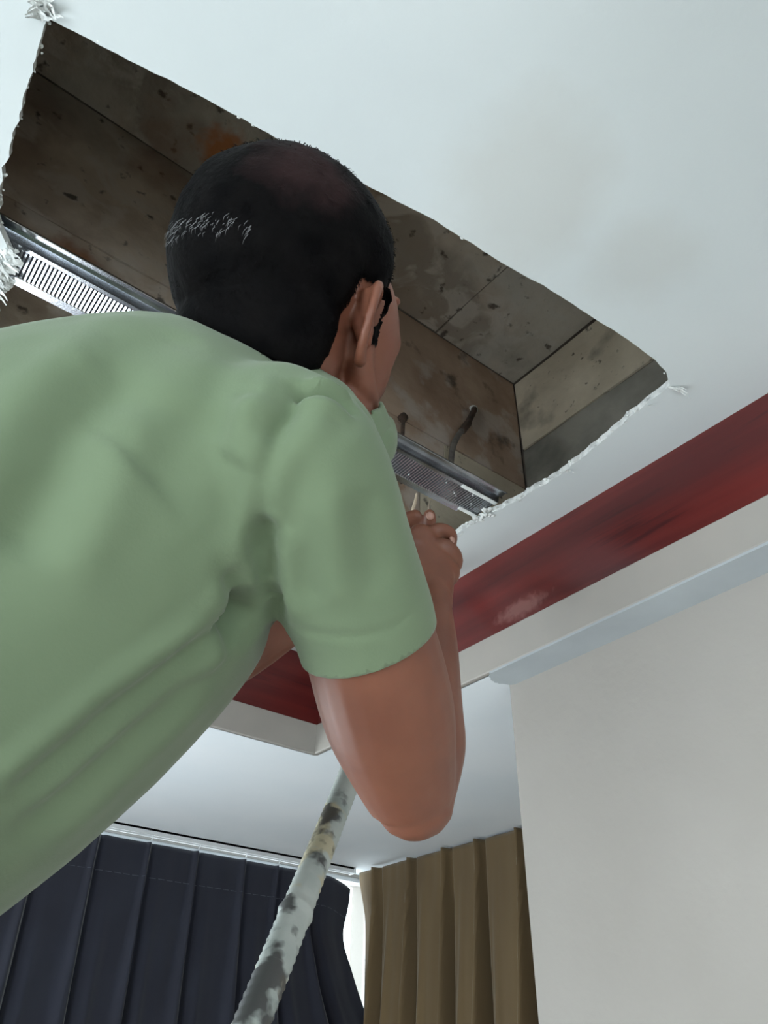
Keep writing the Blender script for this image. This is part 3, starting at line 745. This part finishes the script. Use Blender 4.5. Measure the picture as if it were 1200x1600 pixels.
grey_c = HCw + ((P(345, 373, .585)-HCw).normalized())*.105
str_b, str_g = bmesh.new(), bmesh.new()
for n_ in range(11000):
    i = random.choice(keys); k = min(1, marg[i]/.03)
    nn = Vector(no[i]); p0 = Vector(co[i])+nn*(.0008+.0072*k*k*(3-2*k))
    rad = (p0-HCw).normalized()
    away = (rad-dirc*rad.dot(dirc)); away = (away-nn*away.dot(nn)).normalized() if away.length > .05 else nn.orthogonal()
    thin = rad.dot(dirc) > .955
    if thin and random.random() < .55: continue
    if lf[i] > -.012 and lu[i] < .005: continue
    ln = random.uniform(.006, .013)*(.45+.55*k)*(1.15 if rad.dot(hUw) > .3 else .8)
    rv = Vector((random.uniform(-1, 1), random.uniform(-1, 1), random.uniform(-1, 1)))
    dd = (away*1.0+nn*random.uniform(.10, .40)+rv*.25).normalized()
    g1 = (grey_c-p0).dot(hUw)
    isg = (abs(g1+.15*(grey_c-p0).dot(hRw)) < .007+.005*noise.noise(p0*60)) and (grey_c-p0).length < .042 and random.random() < .8
    isg = isg and True
    t_ = str_g if isg else str_b
    sv = dd.cross(nn).normalized()*(.00022 if isg else .0005)
    a = p0-nn*.0006-ROOT; b = a+dd*ln*.55; c = a+(dd+Vector((0, 0, -.1))-nn*.35).normalized()*ln
    if isg: a += nn*.0026; b += nn*.0034; c += nn*.0022
    A1, A2, B1, B2, C1 = t_.verts.new(a-sv), t_.verts.new(a+sv), t_.verts.new(b-sv*.8), t_.verts.new(b+sv*.8), t_.verts.new(c)
    t_.faces.new((A1, A2, B2, B1)); t_.faces.new((B1, B2, C1))
o = obj('hair_strand', str_b, M['hair'], hair); o['kind'] = 'stuff'
o = obj('pale_hair_strand', str_g, M['pale_hair'], hair); o['kind'] = 'stuff'; o['label'] = 'pale grey strands at the back of the head'

# ---- shirt
sb = bmesh.new()
ks = [-.54, -.45, -.33, -.20, -.08, -.02, .025, .06]
aa = [.195, .195, .19, .185, .178, .150, .108, .070]
bb = [.187, .187, .187, .177, .145, .115, .090, .062]
ff = [.018, .018, .015, .010, .004, .013, .018, .018]
slimb(sb, [V3(tp(k, f)) for k, f in zip(ks, ff)], aa, n=40, sub=4, flat=[b/a for a, b in zip(aa, bb)], axis=W(bR))
slimb(sb, [V3(NK0-bA*.03), V3(NK0+bA*.01), V3(NK0*.5+NK1*.5)], [.064, .061, .056], n=28)                           # neck stub, cut open below
HEM = Vector((-.011, -.089, .548)); uR = (EL_R-SH_R).normalized()
for q_, r_ in ((P(385, 632, .60), .045), (P(440, 648, .60), .047), (P(480, 672, .595), .046), (P(500, 700, .58), .046)): ellipsoid(sb, q_, W(bR), W(bA), W(bF), r_, r_, r_, 3)
slimb(sb, [V3(tp(-.045, .012, .09)), V3(SH_R+Vector((-.004, .002, 0))), V3(SH_R*.55+HEM*.45+Vector((.001, 0, 0))), V3(SH_R*.15+HEM*.85+Vector((.002, 0, 0))), V3(HEM), V3(HEM+uR*.03)], [.066, .060, .0555, .052, .0512, .051], n=28)
HEML = SH_L*.42+EL_L*.58; uL = (EL_L-SH_L).normalized()
slimb(sb, [V3(tp(-.02, 0, -.10)), V3(SH_L), V3(SH_L*.4+HEML*.6), V3(HEML), V3(HEML+uL*.03)], [.075, .066, .062, .058, .058], n=28)
sm = remesh(sb, .0042, 10, .6)
sh = bmesh.new(); sh.from_mesh(sm)
def cut(co_, no_, rad):
    c = V3(co_); n_ = W(no_).normalized()
    fs = [f for f in sh.faces if (f.calc_center_median()-c).length < rad]
    ge = list({e for f in fs for e in f.edges}); gv = list({v for f in fs for v in f.verts})
    bmesh.ops.bisect_plane(sh, geom=fs+ge+gv, plane_co=c, plane_no=n_, dist=1e-6)
    kill = [f for f in sh.faces if (f.calc_center_median()-c).length < rad and (f.calc_center_median()-c).dot(n_) > 0]
    bmesh.ops.delete(sh, geom=kill, context='FACES')
cut(HEM, uR, .085); cut(HEML, uL, .09); NKC = NK0*.58+NK1*.42; nkd = (NK1-NK0).normalized(); cut(NKC, nkd, .085)
cut(tp(-.50, .02), -bA, .30)
sh.normal_update()
bvh = BVHTree.FromBMesh(sh)
origin = C(0, 0, 0)
V = np.array([v.co[:] for v in sh.verts]); Nn = np.array([v.normal[:] for v in sh.verts]); disp = np.zeros(len(V))
def crease(pix, w, depth, ridge=0):
    hits = []
    for k in range(len(pix)-1):
        for t in np.linspace(0, 1, 9)[:-1]:
            px = pix[k][0]*(1-t)+pix[k+1][0]*t; py = pix[k][1]*(1-t)+pix[k+1][1]*t
            dr = (C((px-600)/1203, (800-py)/1203, 1)-origin).normalized()
            h = bvh.ray_cast(origin, dr)
            if h[0] is not None: hits.append((h[0], h[1]))
    if len(hits) < 2: return
    pp = np.array([h[0][:] for h in hits]); nn_ = np.array([h[1][:] for h in hits])
    best = np.full(len(V), 9.0); bi = np.zeros(len(V), int); tt2 = np.zeros(len(V))
    for k in range(len(pp)-1):
        a, b = pp[k], pp[k+1]
        if np.linalg.norm(b-a) > .06: continue
        ab = b-a; t = np.clip(((V-a)@ab)/(ab@ab+1e-12), 0, 1); dd_ = np.linalg.norm(V-(a+t[:, None]*ab), axis=1)
        u_ = dd_ < best; best[u_] = dd_[u_]; bi[u_] = k; tt2[u_] = (k+t[u_])/(len(pp)-1)
    ok = (Nn*nn_[bi]).sum(1) > .1
    env = np.clip(np.minimum(tt2, 1-tt2)*5+.15, 0, 1)
    disp[:] += np.where(ok, -1.8*depth*np.exp(-(best/w)**2)*env + ridge*np.exp(-((best-1.9*w)/(w*.9))**2)*env, 0)
CREASES = [
 ([(478, 600), (440, 660), (415, 740), (402, 830), (410, 920), (440, 985)], .005, .0022, .0008),      # armhole seam
 ([(386, 990), (372, 968), (352, 958)], .012, .020, .004),                                          # armpit pocket
 ([(392, 985), (380, 930), (352, 880)], .008, .006, .004),
 ([(440, 992), (424, 930), (412, 860), (418, 800)], .009, .007, .004),
 ([(352, 985), (290, 1030), (180, 1110), (60, 1215), (0, 1265)], .010, .0045, .0035),
 ([(330, 1040), (240, 1120), (120, 1230), (0, 1330)], .016, .004, .003),
 ([(240, 575), (160, 610), (110, 670), (80, 740), (30, 830), (0, 880)], .018, .007, .005),
 ([(410, 620), (380, 680), (360, 730)], .016, -.004, 0),
 ([(300, 620), (250, 700), (200, 740)], .030, .005, 0),
 ([(470, 720), (460, 800), (470, 900), (480, 960)], .012, .003, .002),
 ([(570, 760), (580, 850), (600, 940)], .014, .002, .001),
 ([(448, 975), (500, 992), (560, 996), (615, 982), (655, 955)], .0028, .0009, .0003),             # cuff stitching
 ([(552, 640), (525, 622), (495, 608), (462, 600)], .0045, .012, .006),
 ([(470, 590), (450, 640), (400, 700)], .010, .005, .003),
 ([(300, 520), (220, 540), (140, 590)], .020, .003, .002),
]
for c_ in CREASES: crease(*c_)
for k_, v in enumerate(sh.verts):
    nz = .0016*noise.noise(Vector(V[k_])*9)+.0008*noise.noise(Vector(V[k_])*22+Vector((3, 1, 2)))
    v.co = v.co + Vector(Nn[k_])*float(disp[k_]+nz) - ROOT
bmesh.ops.smooth_vert(sh, verts=sh.verts, factor=.35, use_axis_x=True, use_axis_y=True, use_axis_z=True)
shirt = obj('shirt', sh, M['shirt'], man, True)
so = shirt.modifiers.new('thick', 'SOLIDIFY'); so.thickness = .002; so.offset = -1
bpy.data.meshes.remove(sm)
# folded polo collar round the neck
cb = bmesh.new(); nd = W(nkd).normalized(); cc = V3(NKC-nkd*.006-Vector((.013, .004, 0)))
u0 = (W(bR)-nd*W(bR).dot(nd)).normalized(); v0 = nd.cross(u0)
rings = []
for k in range(72):
    a = 2*math.pi*k/72
    dr = u0*math.cos(a)+v0*math.sin(a)
    row = [cc+dr*.054-nd*.014, cc+dr*.0565+nd*.002, cc+dr*.059+nd*.009, cc+dr*.063+nd*.009]
    for rad, dn_, off in ((.066, -.002, .0065), (.073, -.008, .0065), (.080, -.014, .0055), (.087, -.020, .0048)):
        h = bvh.find_nearest(cc+dr*(rad+.003*math.sin(2*a))+nd*dn_)
        row.append(h[0]+h[1]*off)
    rings.append([cb.verts.new(v-ROOT) for v in row])
for k in range(72):
    a, b = rings[k], rings[(k+1) % 72]
    for j in range(len(row)-1): cb.faces.new((a[j], b[j], b[j+1], a[j+1]))
collar = obj('collar', cb, M['shirt'], shirt, True)
so = collar.modifiers.new('thick', 'SOLIDIFY'); so.thickness = .002; ss_ = collar.modifiers.new('sub', 'SUBSURF'); ss_.levels = 1; ss_.render_levels = 1
# trousers and sandals
tb = bmesh.new()
ellipsoid(tb, pw+Vector((0, 0, .0)), rw, fw, Vector((0, 0, 1)), .172, .138, .14)
for hp_, kn, an in feet:
    slimb(tb, [hp_, hp_*.5+kn*.5, kn, kn*.5+an*.5, an+Vector((0, 0, .0))], [.103, .095, .082, .076, .070], n=22)
tm = remesh(tb, .008, 4, .5)
for v in tm.vertices: v.co -= ROOT
link('trousers', tm, M['trouser'], man, True)
for hp_, kn, an in feet:
    bm = bmesh.new(); c = an-ROOT
    slimb(bm, [Vector((c.x, c.y, .010))+fw*-.055, Vector((c.x, c.y, .010))+fw*.06, Vector((c.x, c.y, .010))+fw*.165], [.038, .043, .038], n=16, flat=[.25, .25, .22], axis=rw)
    obj('sandal', bm, M['shoe'], man, True)
# step ladder under the man, below the frame
lad = empty('step_ladder', (ROOT.x, ROOT.y, 0)); tag(lad, 'aluminium step ladder the man stands on, below the frame', 'ladder')
Ht = FLZ-.012
def lpt(s, f, z): return rw*s+fw*f+Vector((0, 0, z))
def bar(name, a, b, wd, dp, mt):
    bm = bmesh.new(); d_ = (b-a).normalized(); x_ = rw-d_*rw.dot(d_)
    if x_.length < .1: x_ = fw-d_*fw.dot(d_)
    x_.normalize(); y_ = d_.cross(x_); vs = []
    for c in (a, b):
        for sx, sy in ((-1, -1), (1, -1), (1, 1), (-1, 1)): vs.append(bm.verts.new(c+x_*sx*wd+y_*sy*dp))
    for f in ((0, 1, 2, 3), (7, 6, 5, 4), (0, 4, 5, 1), (1, 5, 6, 2), (2, 6, 7, 3), (3, 7, 4, 0)): bm.faces.new([vs[i] for i in f])
    obj(name, bm, M[mt], lad)
for sd in (-1, 1):
    bar('side_rail', lpt(sd*.20, -.42, 0), lpt(sd*.20, -.10, Ht-.03), .012, .030, 'alu')
    bar('rear_leg', lpt(sd*.20, .42, 0), lpt(sd*.20, .12, Ht-.03), .010, .018, 'alu')
for k in range(1, 4):
    t = k/4; bar('tread', lpt(-.19, -.42+.32*t, (Ht-.03)*t), lpt(.19, -.42+.32*t, (Ht-.03)*t), .04, .010, 'alu')
bar('platform', lpt(-.23, .03, Ht-.018), lpt(.23, .03, Ht-.018), .19, .018, 'alu')
bar('brace', lpt(-.19, .30, Ht*.35), lpt(.19, .30, Ht*.35), .012, .008, 'alu')
